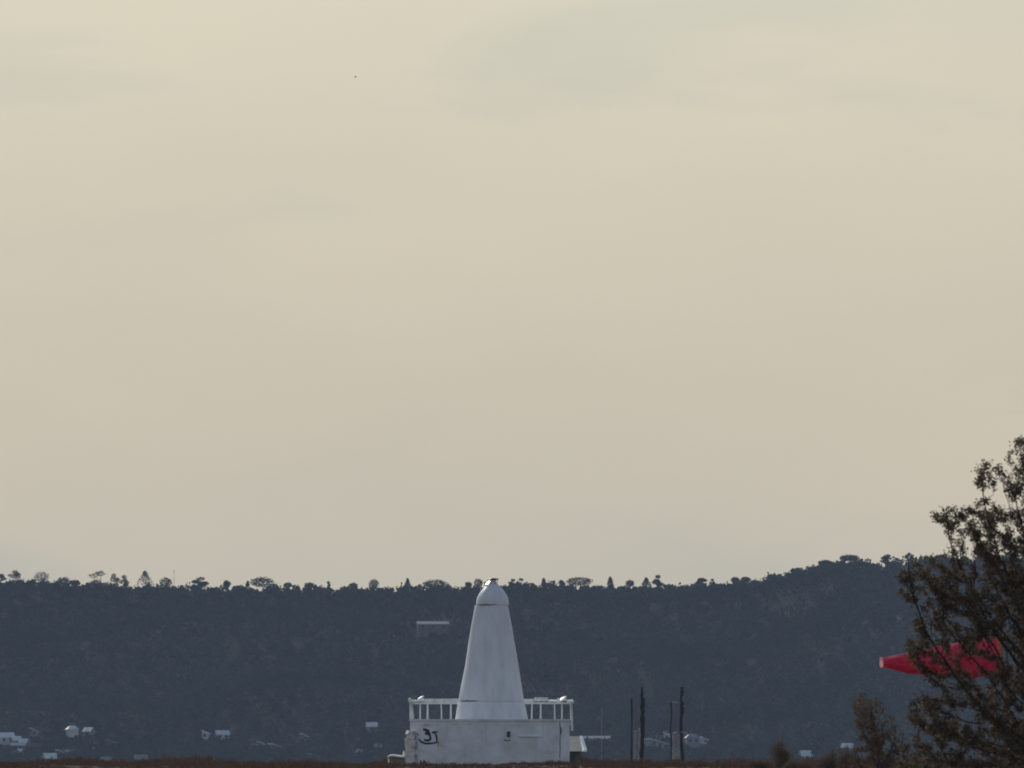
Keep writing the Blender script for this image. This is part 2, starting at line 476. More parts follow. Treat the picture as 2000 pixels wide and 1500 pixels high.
def house(px, py, wpx, wall, roof, kind, yaw, mw, mr, label):
    # stand on the slope where the roof top reaches the sight line
    lo, hi = FOOT - 30, RY
    for _ in range(50):
        mid = (lo + hi) / 2
        p = at(px, py, mid)
        if p.z - (wall + roof) > float(hz(p.x, mid)):
            lo = mid
        else:
            hi = mid
    Y = (lo + hi) / 2
    p = at(px, py, Y)
    W = wpx / (FPX / Y)
    D = max(3.0, W * .75)
    z0 = p.z - wall - roof
    t = empty('house', (p.x, p.y, z0))
    tag(t, label, 'house', 'houses on the far slope')
    rot = Matrix.Rotation(R(yaw), 3, 'Z')
    O = Vector((p.x, p.y, z0))
    def P(x, y, z): return O + rot @ Vector((x, y, z))
    hw, hd = W / 2, D / 2
    bot = -2.5
    b = MB()
    zc = wall
    if kind == 'gable':
        vs = [P(-hw, -hd, bot), P(hw, -hd, bot), P(hw, hd, bot), P(-hw, hd, bot), P(-hw, -hd, zc), P(hw, -hd, zc), P(hw, hd, zc), P(-hw, hd, zc),
              P(-hw, 0, zc + roof - .1), P(hw, 0, zc + roof - .1)]
        b.add(vs, [(0, 1, 5, 4), (1, 2, 6, 9, 5), (2, 3, 7, 6), (3, 0, 4, 8, 7)])
    elif kind == 'shed':
        # single pitch falling to one side
        vs = [P(-hw, -hd, bot), P(hw, -hd, bot), P(hw, hd, bot), P(-hw, hd, bot), P(-hw, -hd, zc + roof - .1), P(hw, -hd, zc - .1), P(hw, hd, zc - .1), P(-hw, hd, zc + roof - .1)]
        b.add(vs, [(0, 1, 5, 4), (1, 2, 6, 5), (2, 3, 7, 6), (3, 0, 4, 7)])
    else:
        vs = [P(-hw, -hd, bot), P(hw, -hd, bot), P(hw, hd, bot), P(-hw, hd, bot), P(-hw, -hd, zc), P(hw, -hd, zc), P(hw, hd, zc), P(-hw, hd, zc)]
        b.add(vs, [(0, 1, 5, 4), (1, 2, 6, 5), (2, 3, 7, 6), (3, 0, 4, 7)])
    b.build('wall', mw, t, origin=O)
    r = MB()
    e = .35
    def slab(a, b_, c, d, th=.14):
        n = ((b_ - a).cross(d - a)).normalized()
        if n.z < 0: n = -n
        lo_ = [a, b_, c, d]
        r.add(lo_ + [q + n * th for q in lo_], [(0, 1, 2, 3), (7, 6, 5, 4), (0, 4, 5, 1), (1, 5, 6, 2), (2, 6, 7, 3), (3, 7, 4, 0)])
    if kind == 'gable':
        k = roof / hd
        slab(P(-hw - e, -hd - e, zc - k * e), P(hw + e, -hd - e, zc - k * e), P(hw + e, 0, zc + roof), P(-hw - e, 0, zc + roof))
        slab(P(-hw - e, hd + e, zc - k * e), P(hw + e, hd + e, zc - k * e), P(hw + e, 0, zc + roof), P(-hw - e, 0, zc + roof))
    elif kind == 'shed':
        k = roof / W
        slab(P(-hw - e, -hd - e, zc + roof + k * e), P(hw + e, -hd - e, zc - k * e), P(hw + e, hd + e, zc - k * e), P(-hw - e, hd + e, zc + roof + k * e), .25)
    else:
        q = hw * .45
        vs = [P(-hw - e, -hd - e, zc), P(hw + e, -hd - e, zc), P(hw + e, hd + e, zc), P(-hw - e, hd + e, zc), P(-q, 0, zc + roof), P(q, 0, zc + roof)]
        r.add(vs, [(0, 1, 5, 4), (1, 2, 5), (2, 3, 4, 5), (3, 0, 4), (3, 2, 1, 0)])
    r.build('roof', mr, t, origin=O)
    nwin = (0 if kind == 'hip' else 1) if wpx < 22 else (2 if wpx < 40 else 3)
    for i in range(nwin):
        x = -hw + W * (i + .5) / nwin
        if kind == 'shed': top = zc + roof * (.5 - x / W) - .6
        else: top = zc - .5
        hgt = min(1.1, top - .4)
        if hgt < .4: continue
        wv = min(1.1, W / nwin * .5)
        f = MB()
        cpt = P(x, -hd - .03, top - hgt / 2)
        f.box(cpt, (wv, .06, hgt), rot)
        f.build('window', 'window_glass', t, origin=cpt)
    HP.append((p.x, p.y, W, wall + roof))
    return t, p
for h in HOUSES:
    house(*h)
# thin flag pole by the long grey house
p = at(1175, 1386, 5480)
fp = empty('flag_pole', (p.x, p.y, -4.6))
tag(fp, 'thin pale pole rising beside the long grey house', 'pole')
MB().tube([(p.x, p.y, -4.6), (p.x, p.y, p.z)], [.14, .09], 8).build('shaft', 'house_grey', fp, origin=fp.location)
MB().box((p.x, p.y, p.z + .08), (.32, .32, .16)).build('cap', 'house_white', fp, origin=fp.location)

# ------------------------------------------------------------------ woods on the hill: one mass
clear = [(hill_point(1525, 1196), 6.5, 9), (hill_point(275, 1181), 40 / 4.8, 9), (hill_point(575, 1262), 3, 5)]
pts = []
cell = 6.2
for gx in np.arange(-330, 330, cell):
    for gy in np.arange(FOOT + 4, RY + 8, cell):
        pts.append((gx + rng.uniform(-.48, .48) * cell, gy + rng.uniform(-.48, .48) * cell))
pts = np.array(pts)
keep = np.ones(len(pts), bool)
for (hx, hy, W, H) in HP:
    front = (np.abs(pts[:, 0] - hx) < W * .5 + 1.5) & (pts[:, 1] < hy + W * .4 + 1) & (pts[:, 1] > hy - W * .4 - 5)
    keep &= ~front
for c, rx, ry in clear:
    keep &= ~((((pts[:, 0] - c.x) / rx) ** 2 + ((pts[:, 1] - c.y) / ry) ** 2) < 1)
pts = pts[keep]
Q = 66
nT = len(pts)
base = hz(pts[:, 0], pts[:, 1])
dist_r = RY - pts[:, 1]
hgt = rng.uniform(4.5, 8.0, nT) * (1 + .12 * np.sin(pts[:, 0] * .05) * np.sin(pts[:, 1] * .04))
hgt = np.where(dist_r < 60, np.minimum(hgt, 1.9 + np.clip(dist_r, 0, 60) * .07 + rng.uniform(0, 1, nT) ** 2 * (1.7 + .9 * np.sin(pts[:, 0] * .13) + .6 * np.sin(pts[:, 0] * .37))), hgt)
for (hx, hy, W, H) in HP:
    fr = (np.abs(pts[:, 0] - hx) < W * .5 + 2.5) & (pts[:, 1] < hy) & (pts[:, 1] > hy - 60)
    lim = H * .55 + (hy - pts[:, 1]) * .125
    hgt = np.where(fr, np.minimum(hgt, np.maximum(lim, .9)), hgt)
lob = rand_dirs(nT * Q).reshape(nT, Q, 3) * (rng.uniform(.45, 1.0, (nT, Q))[..., None])
cr_r = np.clip(hgt * .55, 1.3, 4.2)
C = np.empty((nT, Q, 3))
C[..., 0] = pts[:, None, 0] + lob[..., 0] * cr_r[:, None]
C[..., 1] = pts[:, None, 1] + lob[..., 1] * cr_r[:, None]
C[..., 2] = base[:, None] + hgt[:, None] * .55 + lob[..., 2] * hgt[:, None] * .45
C = C.reshape(-1, 3)
tag(quad_mesh('woodland', leaves(C - np.array([0, 0, .2]), 1.15, .95, .1), 'forest_leaf'), 'dark woodland covering the far hillside', 'woods', kind='stuff')

# ------------------------------------------------------------------ trees one can tell apart on the skyline
ORD = ['first', 'second', 'third', 'fourth', 'fifth', 'sixth', 'seventh', 'eighth', 'ninth', 'tenth', 'eleventh', 'twelfth', 'thirteenth', 'fourteenth',
       'fifteenth', 'sixteenth', 'seventeenth', 'eighteenth', 'nineteenth', 'twentieth']
SKY = [  # px, top py, width px, kind
    (3, 1121, 16, 'thin'), (30, 1114, 22, 'thin'), (81, 1116, 28, 'tall'), (124, 1127, 22, 'round'), (147, 1133, 18, 'round'), (196, 1115, 42, 'open'), (222, 1121, 16, 'thin'), (242, 1123, 15, 'thin'),
    (283, 1114, 26, 'pine'), (324, 1127, 22, 'round'), (392, 1127, 34, 'open'), (443, 1134, 13, 'round'), (484, 1135, 6, 'thin'), (512, 1127, 44, 'dome'), (562, 1138, 16, 'round'),
    (604, 1138, 18, 'round'), (641, 1136, 6, 'thin'), (690, 1139, 16, 'round'), (730, 1131, 20, 'tall'), (796, 1129, 9, 'pine'), (850, 1132, 46, 'dome'), (915, 1137, 12, 'round'), (934, 1130, 16, 'tall'),
    (1002, 1131, 12, 'thin'), (1018, 1129, 14, 'thin'), (1062, 1129, 8, 'pine'), (1096, 1133, 12, 'thin'), (1132, 1127, 48, 'dome'), (1192, 1126, 10, 'pine'), (1230, 1133, 16, 'tall'), (1262, 1128, 14, 'pine'),
    (1285, 1123, 20, 'open'), (1371, 1129, 26, 'open'), (1391, 1131, 7, 'thin'), (1436, 1127, 16, 'round'), (1456, 1127, 18, 'round'), (1510, 1122, 10, 'thin'), (1555, 1110, 20, 'round'),
    (1612, 1095, 26, 'dome'), (1659, 1084, 36, 'dome'), (1733, 1083, 26, 'open'), (1776, 1080, 12, 'thin')]
KW = {'thin': 'thin sparse tree', 'tall': 'upright narrow tree', 'round': 'low rounded treetop', 'open': 'gappy spreading tree', 'pine': 'pointed little conifer', 'dome': 'broad domed tree'}
cnt = {}
for (px, py, wpx, kind) in SKY:
    Y = RY - 6
    p = at(px, py, Y)
    W = wpx / (FPX / Y) * (1.35 if kind in ('thin', 'pine') else 1.12)
    z0 = float(hz(p.x, Y))
    H = p.z - z0
    cnt[kind] = cnt.get(kind, 0) + 1
    t = empty('skyline_tree', (p.x, Y, z0))
    tag(t, '%s on the far skyline, %s such shape from the left' % (KW[kind], ORD[cnt[kind] - 1]), 'tree', 'trees on the far skyline')
    tm = MB()
    tm.tube([(p.x, Y, z0 - .4), (p.x + W * .03, Y, z0 + H * .5), (p.x, Y, z0 + H * .9)], [.16, .11, .05], 6)
    nb = 5 if kind != 'thin' else 4
    for b in range(nb):
        a = rnd.uniform(0, 6.28)
        zz = z0 + H * rnd.uniform(.35, .7)
        tm.tube([(p.x, Y, zz), (p.x + math.cos(a) * W * .38, Y + math.sin(a) * W * .38, zz + H * rnd.uniform(.05, .25))], [.08, .03], 4)
    tm.build('trunk', 'ridge_bark', t, origin=t.location)
    n = int({'thin': 700, 'tall': 500, 'round': 400, 'open': 1700, 'pine': 700, 'dome': 900}[kind])
    zlow = float(ridge(p.x)) - .9
    VH = p.z - zlow
    d = rand_dirs(n)
    r = rng.uniform(.35, 1.0, n)[:, None] ** .6
    q = d * r
    P_ = np.empty((n, 3))
    if kind == 'pine':
        f = rng.uniform(0, 1, n) ** .7
        P_[:, 0] = p.x + d[:, 0] * W * .6 * (1.08 - f)
        P_[:, 1] = Y + d[:, 1] * W * .6 * (1.08 - f)
        P_[:, 2] = zlow + VH * (.95 * f)
    elif kind in ('open', 'thin'):
        k = 9 if kind == 'open' else 6
        cs = [(rnd.uniform(-.36, .36) * W, rnd.uniform(-.3, .3) * W, rnd.uniform(.05, .7)) for _ in range(k)]
        cs[0] = (0, 0, .84)
        cs = [(a_, b_, zlow - z0 + VH * c_) for a_, b_, c_ in cs]
        idx = rng.integers(0, k, n)
        ca = np.array(cs)[idx]
        rr = np.array([W * .24, W * .24, VH * .17])
        P_ = np.array([p.x, Y, z0]) + ca + q * rr
    else:
        P_[:, 0] = p.x + q[:, 0] * W * .5
        P_[:, 1] = Y + q[:, 1] * W * .5
        P_[:, 2] = zlow + VH * .5 + q[:, 2] * VH * .5
    sz = .58 if kind in ('round', 'dome') else .46
    quad_mesh('crown', leaves(P_, sz, sz * .75, 0.0), 'ridge_leaf', t, origin=t.location)
# the thin mast on the ridge
p = at(340, 1111, RY - 4)
z0 = float(hz(p.x, RY - 4))
t = empty('radio_mast', (p.x, RY - 4, z0))
tag(t, 'hair thin mast on the far ridge right of a conifer', 'mast')
MB().tube([(p.x, RY - 4, z0 - .5), (p.x, RY - 4, p.z)], [.08, .04], 6).build('pole', 'dark_metal', t, origin=t.location)
MB().box((p.x, RY - 4, p.z - 1.0), (.22, .2, .7)).build('antenna', 'dark_metal', t, origin=t.location)

# ------------------------------------------------------------------ the white beacon tower
S = 36.0
cx, cy = at(960, 1400, 800).x, 800.0
def zz(py): return CAMZ + (1480 - py) / S
def wob(a, z): return .012 * math.sin(3 * a + z * 1.3) + .008 * math.sin(7 * a - z * 2.1)
T = empty('beacon_tower', (cx, cy, 0.0))
tag(T, 'white conical beacon tower with domed top on a wide white block', 'lighthouse')
bx = at(956.5, 1400, 796).x
BW, BD = 8.62, 8.4
y0 = cy - 4.2
ztop = zz(1405)
# block with chamfered corners; the front is gridded so its paint and edges are uneven
ch = .46
def block_outline(g_=0.0):
    a, b = BW / 2 + g_, BD / 2 + g_
    return [(-a + ch, -b), (a - ch, -b), (a, -b + ch), (a, b - ch), (a - ch, b), (-a + ch, b), (-a, b - ch), (-a, -b + ch)]
def prism(mb, outl, z0_, z1_, cx_, cy_, nz_=1, jit=0.0):
    n = len(outl)
    vs = []
    for k in range(nz_ + 1):
        z = z0_ + (z1_ - z0_) * k / nz_
        for (x, y) in outl:
            vs.append((cx_ + x + rnd.uniform(-jit, jit), cy_ + y, z))
    fs = []
    for k in range(nz_):
        for i in range(n):
            a, b = k * n + i, k * n + (i + 1) % n
            fs.append((a, b, b + n, a + n))
    fs.append(tuple(nz_ * n + i for i in range(n)))
    fs.append(tuple(reversed(range(n))))
    mb.add(vs, fs)
    return mb
prism(MB(), block_outline(), -1.2, ztop - .10, bx, cy, 6, .012).build('base_block', 'base_paint', T, origin=T.location)
prism(MB(), block_outline(.045), ztop - .0985, ztop, bx, cy).build('deck_slab', 'base_paint', T, origin=T.location)
# cone shaft in two lifts with recessed joints
foot = [(1.99, ztop + .002), (1.945, ztop + .16), (1.90, zz(1389)), (1.797, zz(1370.6))]
MB().lathe(foot, (cx, cy), 64, wob, cap=False).build('shaft_foot', 'tower_paint', T, smooth=True, origin=T.location)
prof = [(1.775, zz(1370.4)), (1.785, zz(1369.6)), (1.65, zz(1340)), (1.45, zz(1300)), (1.275, zz(1260)), (1.11, zz(1225)), (0.985, zz(1200)), (0.893, zz(1182))]
MB().lathe(prof, (cx, cy), 64, wob, cap=False).build('shaft', 'tower_paint', T, smooth=True, origin=T.location)
dcx = cx + .06
dome = [(0.884, zz(1181.5)), (0.882, zz(1178)), (0.868, zz(1173)), (0.83, zz(1167)), (0.74, zz(1160.5)), (0.64, zz(1155)), (0.53, zz(1150)), (0.42, zz(1145.5)), (0.30, zz(1141.5)), (0.19, zz(1139)), (0.05, zz(1137.6))]
MB().lathe(dome, (dcx, cy), 56, wob, cap=False).build('dome', 'dome_paint', T, smooth=True, origin=T.location)
# lantern on the dome
zl = zz(1139.5)
la = MB().lathe([(.20, zl), (.20, zl + .05), (.15, zl + .07), (.16, zl + .21), (.06, zl + .24)], (dcx, cy), 20).build('lantern', 'lens_white', T, smooth=True, origin=T.location)
MB().lathe([(.27, zl + .20), (.28, zl + .225), (.22, zl + .27), (.05, zl + .285)], (dcx + .06, cy), 20).build('lantern_cap', 'dark_metal', la, origin=T.location)
for a in (0.3, 1.6, 2.9, 4.2, 5.4):
    x, y = dcx + .25 * math.cos(a), cy + .25 * math.sin(a)
    MB().tube([(x, y, zl - .09), (x, y, zl + .21)], .022, 6).build('guard_bar', 'dark_metal', la, origin=T.location)
MB().box((dcx - .40, cy + .12, zl - .02), (.12, .16, .22), Matrix.Rotation(R(-20), 3, 'Y')).build('marker_lamp', 'lens_red', T, origin=T.location)
pn = (sd + Vector((0, -1, 0))).normalized()          # the small panel faces half way between sun and viewer
pr_ = pn.to_track_quat('Z', 'X').to_matrix()
pc = Vector((dcx - .24, cy - .22, zl + .02))
MB().box(pc, (.30, .20, .03), pr_).build('solar_panel', 'glossy_white', T, origin=T.location)
MB().tube([pc - pn * .02, pc - pn * .02 + Vector((.06, .04, -.22))], .025, 6).build('panel_stalk', 'dark_metal', T, origin=T.location)

# joints and cracks, thin relief on the front of block and shaft
yf = y0 - .003
def fpt(px, py, Y=None):
    q = at(px, py, y0 if Y is None else Y)
    return q
def stroke(mb, pts, wid, th=.012, Y=None):
    """a ribbon along pixel points on the front face, wid in px"""
    Yv = y0 if Y is None else Y
    P_ = [at(a, b, Yv) for a, b in pts]
    for i in range(len(P_) - 1):
        a, b = P_[i], P_[i + 1]
        d = (b - a)
        d.y = 0
        ln = d.length
        ang = math.atan2(d.z, d.x)
        wv = (wid if not hasattr(wid, '__len__') else wid[i]) / S
        mb.box(((a.x + b.x) / 2, Yv - th / 2 - i * .0006, (a.z + b.z) / 2), (ln + wv * .6, th, wv), Matrix.Rotation(-ang, 3, 'Y'))
    return mb
stroke(MB(), [(1093.2, 1410), (1094, 1419), (1094.6, 1432), (1093.6, 1449), (1094.2, 1462), (1093, 1480)], [1.2, 1.8, 1.0, 1.5, 1.1]).build('wall_crack', 'crack', T, origin=T.location)
stroke(MB(), [(1093, 1417), (1097, 1425), (1095, 1435)], 1.4, .016).build('wall_crack', 'crack', T, origin=T.location)
def on_shaft(a, z, r_):
    return Vector((cx + math.sin(a) * r_, cy - math.cos(a) * r_, z))
def shaft_r(z):
    return float(np.interp(z, [p_[1] for p_ in reversed(prof[::-1])], [p_[0] for p_ in prof]))
def shaft_line(nm, m_, a0_, a1_, py, wd, n=10):
    z = zz(py)
    mb = MB()
    vs, fs = [], []
    for i in range(n + 1):
        a = a0_ + (a1_ - a0_) * i / n
        t_ = wd / S * math.sin(math.pi * (i + .6) / (n + 1.2)) / 2 + .004
        for dz, e_ in ((-t_, .02), (t_, .02), (t_, -.03), (-t_, -.03)):
            zz_ = z + dz + .012 * math.sin(i * 1.7)
            vs.append(on_shaft(a, zz_, max(shaft_r(zz_), 0.1) + e_))
    for i in range(n):
        for k in range(4):
            p0, p1 = i * 4 + k, i * 4 + (k + 1) % 4
            fs.append((p0, p1, p1 + 4, p0 + 4))
    fs += [(0, 1, 2, 3), tuple(n * 4 + k for k in (3, 2, 1, 0))]
    mb.add(vs, fs)
    return mb.build(nm, m_, T, origin=T.location)
shaft_line('joint_gap', 'crack', -1.15, -.45, 1369.6, 2.4)
shaft_line('joint_gap', 'crack', -.95, .35, 1181.8, 2.0)
shaft_line('joint_gap', 'grey_patch', .35, 1.1, 1181.8, 1.5)
# painted scrawl at the left of the block
gp = MB()
def zp(a, b): return (740 + a / 8.823, 1330 + b / 8.823)
stroke(gp, [zp(775, 835), zp(845, 855), zp(875, 925), zp(890, 1000), zp(845, 1030), zp(790, 1015)], [4.8, 4.6, 3.8, 4.4, 4.2])
stroke(gp, [zp(872, 920), zp(806, 902)], 5.0, .018)
stroke(gp, [zp(800, 850), zp(850, 880)], 3.6, .016)
gp.build('graffiti', 'dark_paint', T, origin=T.location)
gp = MB()
stroke(gp, [zp(690, 1008), zp(735, 1052), zp(810, 1078), zp(900, 1076), zp(992, 1060)], [3.0, 3.6, 3.6, 2.8], .021)
stroke(gp, [zp(925, 888), zp(962, 882), zp(1012, 872)], [3.6, 2.4], .024)
stroke(gp, [zp(960, 886), zp(990, 940), zp(1000, 1000), zp(996, 1058)], [2.8, 3.0, 2.6], .027)
gp.build('graffiti', 'dark_paint', T, origin=T.location)
stroke(MB(), [zp(640, 905), zp(690, 935)], 1.4, .01).build('graffiti', 'dark_paint', T, origin=T.location)
stroke(MB(), [zp(730, 880), zp(745, 960), zp(765, 1040)], 6.0, .006).build('paint_patch', 'pale_patch', T, origin=T.location)
stroke(MB(), [zp(930, 950), zp(945, 1030)], 4.0, .006).build('paint_patch', 'pale_patch', T, origin=T.location)
stroke(MB(), [zp(1020, 1050), zp(1024, 1090), zp(1018, 1130)], [2.6, 2.0], .005).build('rust_streak', 'rust', T, origin=T.location)
# small lamp box with a drip hook, and the bricked-up opening with its ledge
q = at(993.5, 1434, y0)
bxl = MB().box((q.x, y0 - .05, q.z), (.17, .10, .30)).build('lamp_box', 'dark_metal', T, origin=T.location)
stroke(MB(), [(985, 1444.6), (989, 1446.6), (993, 1446.8), (996.5, 1445)], [1.6, 2.0, 1.6], .03).build('hook', 'dark_metal', T, origin=T.location)
q = at(1034, 1438, y0)
MB().box((q.x, y0 - .04, q.z), (1.15, .08, .07)).build('ledge', 'base_paint', T, origin=T.location)
q = at(1040, 1452, y0)
MB().box((q.x, y0 - .006, q.z), (.5, .012, .62)).build('blocked_opening', 'grey_patch', T, origin=T.location)
for (a, b, w_, h_) in [(820, 1470, 22, 16), (860, 1462, 10, 22), (1012, 1418, 40, 5), (905, 1414, 60, 4), (1072, 1470, 26, 9), (840, 1416, 40, 6)]:
    q = at(a, b, y0)
    mb = MB()
    n = 9
    ring = [(q.x + math.cos(6.283 * k / n) * w_ / S / 2 * rnd.uniform(.7, 1.15), q.z + math.sin(6.283 * k / n) * h_ / S / 2 * rnd.uniform(.7, 1.15)) for k in range(n)]
    vs = [(x, y0 - .004, z) for x, z in ring] + [(x, y0 + .05, z) for x, z in ring]
    mb.add(vs, [tuple(range(n))] + [(k, k + n, (k + 1) % n + n, (k + 1) % n) for k in range(n)])
    mb.build('paint_scab', 'peeled_paint', T, origin=T.location)
for (a, b0_, b1_, w_) in [(872, 1409, 1437, 2.2), (918, 1409, 1428, 1.6), (948, 1409, 1450, 2.6), (1009, 1409, 1431, 1.8), (1061, 1409, 1445, 2.2), (1079, 1409, 1426, 1.6), (993, 1449, 1474, 2.4), (1046, 1461, 1482, 2.0)]:
    stroke(MB(), [(a, b0_), (a + rnd.uniform(-1, 1), (b0_ + b1_) / 2), (a + rnd.uniform(-1.5, 1.5), b1_)], [w_, w_ * .55], .004).build('weather_streak', 'grey_patch', T, origin=T.location)
# broken masonry lumps on the left corner
for (a, b, w_, h_, d_) in [(800, 1431, 12, 7, .9), (803, 1439, 17, 11, .9), (798, 1447, 12, 8, .8), (803, 1453, 22, 12, 1.0), (800, 1462, 17, 10, .9), (805, 1470, 20, 13, 1.0), (806, 1484, 18, 18, 1.0)]:
    q = at(a, b, y0 + .42)
    rt = Matrix.Rotation(R(rnd.uniform(-16, 16)), 3, 'Y') @ Matrix.Rotation(R(rnd.uniform(-25, 25)), 3, 'Z')
    mb = MB().box(q, (w_ / S * .95, d_, h_ / S * 1.05), rt)
    mb.v = [(x + rnd.uniform(-.05, .05), y + rnd.uniform(-.05, .05), z + rnd.uniform(-.04, .04)) for x, y, z in mb.v]
    mb.build('masonry_lump', 'peeled_paint', T, origin=T.location)

# railing along both sides and the rear of the deck
RL = empty('deck_railing', (bx, cy, ztop))
tag(RL, 'white railing with broad top boards around the beacon deck', 'railing')
yb = cy + 4.0
zr = zz(1373.5)
def post(px, Y, wpx, lean=0.0, zb=None):
    q = at(px, 1400, Y)
    zb_ = ztop if zb is None else zb
    hw = wpx / S / 2 * .78
    mb = MB()
    mb.tube([(q.x, Y, zb_), (q.x + lean * .3, Y, (zb_ + zr) / 2), (q.x + lean, Y, zr + .04)], [hw * 1.05, hw, hw], 10)
    o = mb.build('post', 'rail_paint', RL, smooth=True, origin=RL.location)
    mb = MB().box((q.x, Y, zb_ + .02), (hw * 3.2, hw * 3.2, .04)).build('base_plate', 'rail_paint', o, origin=RL.location)
    return q.x
for px, wv, ln in [(820.5, 4.2, 0), (835, 5.2, 0), (862.5, 3.4, -.03), (880.5, 4.8, 0), (925, 4, 0), (960, 4, 0), (1000, 4, 0), (1038.5, 4.0, .02), (1056, 4.2, 0), (1083.5, 3.6, -.02), (1097.5, 3.8, 0)]:
    post(px, yb, wv, ln)
xl = at(803.5, 1400, yb).x
xr = at(1115, 1400, yb).x
for k, Y in enumerate([cy - 3.7, cy - 1.8, cy, cy + 2.0, yb]):
    x_ = xl + (0.06 if k == 0 else 0)
    hw = .062
    o = MB().tube([(x_ + (.09 if k == 0 else 0), Y, ztop + .02), (x_ - .02, Y, zr + .05)], [hw, hw], 10).build('post', 'rail_paint', RL, smooth=True, origin=RL.location)
    zlow = zz(1428 if k == 0 else 1420)
    o = MB().tube([(xr + .03, Y, zlow), (xr, Y, zr + .05)], [hw, hw], 10).build('post', 'rail_paint', RL, smooth=True, origin=RL.location)
    # side posts on the right are bolted to the wall of the block
    MB().box((xr - .09, Y, ztop - .25), (.3, .10, .08)).build('bracket', 'rail_paint', o, origin=RL.location)
# top boards, every length a board of its own, some lifted or tilted
def board(xa, xb, Y, za, zb2, dep=.30, th=.055, tilt=0.0, roll=0.0):
    L_ = math.hypot(xb - xa, zb2 - za)
    ang = math.atan2(zb2 - za, xb - xa)
    rot = Matrix.Rotation(-ang, 3, 'Y') @ Matrix.Rotation(R(tilt), 3, 'X')
    mb = MB()
    n = 6
    vs, fs = [], []
    for i in range(n + 1):
        u = -L_ / 2 + L_ * i / n
        sag = .018 * math.sin(math.pi * i / n) * rnd.uniform(-1, 1)
        for (yy, z_) in ((-dep / 2, -th / 2), (dep / 2, -th / 2), (dep / 2, th / 2), (-dep / 2, th / 2)):
            vs.append(rot @ Vector((u, yy, z_ + sag)) + Vector(((xa + xb) / 2, Y, (za + zb2) / 2)))
    for i in range(n):
        for k in range(4):
            a, b = i * 4 + k, i * 4 + (k + 1) % 4
            fs.append((a, b, b + 4, a + 4))
    fs += [(0, 1, 2, 3), tuple(n * 4 + k for k in (3, 2, 1, 0))]
    mb.add(vs, fs)
    return mb.build('top_board', 'rail_cap', RL, origin=RL.location)
def bxp(px): return at(px, 1400, yb).x
zt = zz(1368)
segs = [(797, 815, 0, 8), (815.6, 829, .03, 22), (829.6, 848, 0, 34), (848.6, 868, -.01, 40), (868.6, 897, 0, 36), (897.6, 960, 0, 20), (960.6, 1020, 0, 20), (1020.6, 1042, -.01, 30),
        (1042.6, 1070, .07, 34), (1070.6, 1088, .0, 14), (1088.6, 1106, .06, 24), (1106.6, 1119, -.02, 20)]
for a, b, dz, tl in segs:
    board(bxp(a), bxp(b), yb, zt + dz, zt + dz + rnd.uniform(-.02, .02), tilt=tl)
MB().box(((bxp(800) + bxp(1117)) / 2, yb, zz(1373)), (bxp(1117) - bxp(800), .07, .10)).build('rail', 'rail_paint', RL, origin=RL.location)
for x_ in (xl - .03, xr):
    MB().box((x_, cy, zz(1371.5)), (.09, 7.7, .14)).build('side_rail', 'rail_paint', RL, origin=RL.location)
for (px, py, r_) in [(800.5, 1367, .11), (807, 1371.5, .12), (1118, 1371, .10)]:
    q = at(px, py, cy - 3.75)
    MB().lathe([(.02, q.z - r_), (r_ * .75, q.z - r_ * .7), (r_, q.z), (r_ * .75, q.z + r_ * .7), (.02, q.z + r_)], (q.x, q.y), 14).build('post_cap', 'rail_paint', RL, smooth=True, origin=RL.location)

def glint_pad(px, py, wpx, hpx, label):  # added glossy pad, flattened and tilted to throw a sun glint at the camera
    q = at(px, py, yb - .02)
    t = empty('sun_glint_pad', (q.x, q.y, q.z - hpx / S / 2))
    tag(t, label, 'glint_pad')
    mb = MB()
    n, m_ = 20, 9
    vs, fs = [], []
    ux = Vector((1, 0, 0)) - pn * pn.x
    ux.normalize()
    uy = pn.cross(ux)
    for i in range(m_ + 1):
        th = math.pi * i / m_
        for k in range(n):
            a = 6.2832 * k / n
            lump = 1 + .05 * math.sin(3 * a + 1) + .03 * math.sin(5 * a)
            rr = max(.02, math.sin(th)) * lump
            vs.append(q + ux * (math.cos(a) * rr * wpx / S / 2 * 1.1) + uy * (math.sin(a) * rr * hpx / S * .85) + pn * (math.cos(th) * .055))
    for i in range(m_):
        for k in range(n):
            a, b = i * n + k, i * n + (k + 1) % n
            fs.append((a, b, b + n, a + n))
    fs += [tuple(range(n)), tuple(m_ * n + k for k in reversed(range(n)))]
    mb.add(vs, fs)
    mb.build('glint_face', 'glossy_white', t, smooth=True, origin=t.location)
    MB().tube([q - pn * .05, q - pn * .05 + Vector((0, .02, -.16))], .02, 6).build('pad_stub', 'rail_paint', t, origin=t.location)
glint_pad(1096.5, 1366.5, 21, 10.5, 'white pad added for a sun glint on the right end of the deck railing')
glint_pad(821.5, 1363.5, 14, 7, 'small white pad added for a sun glint on the left end of the deck railing')

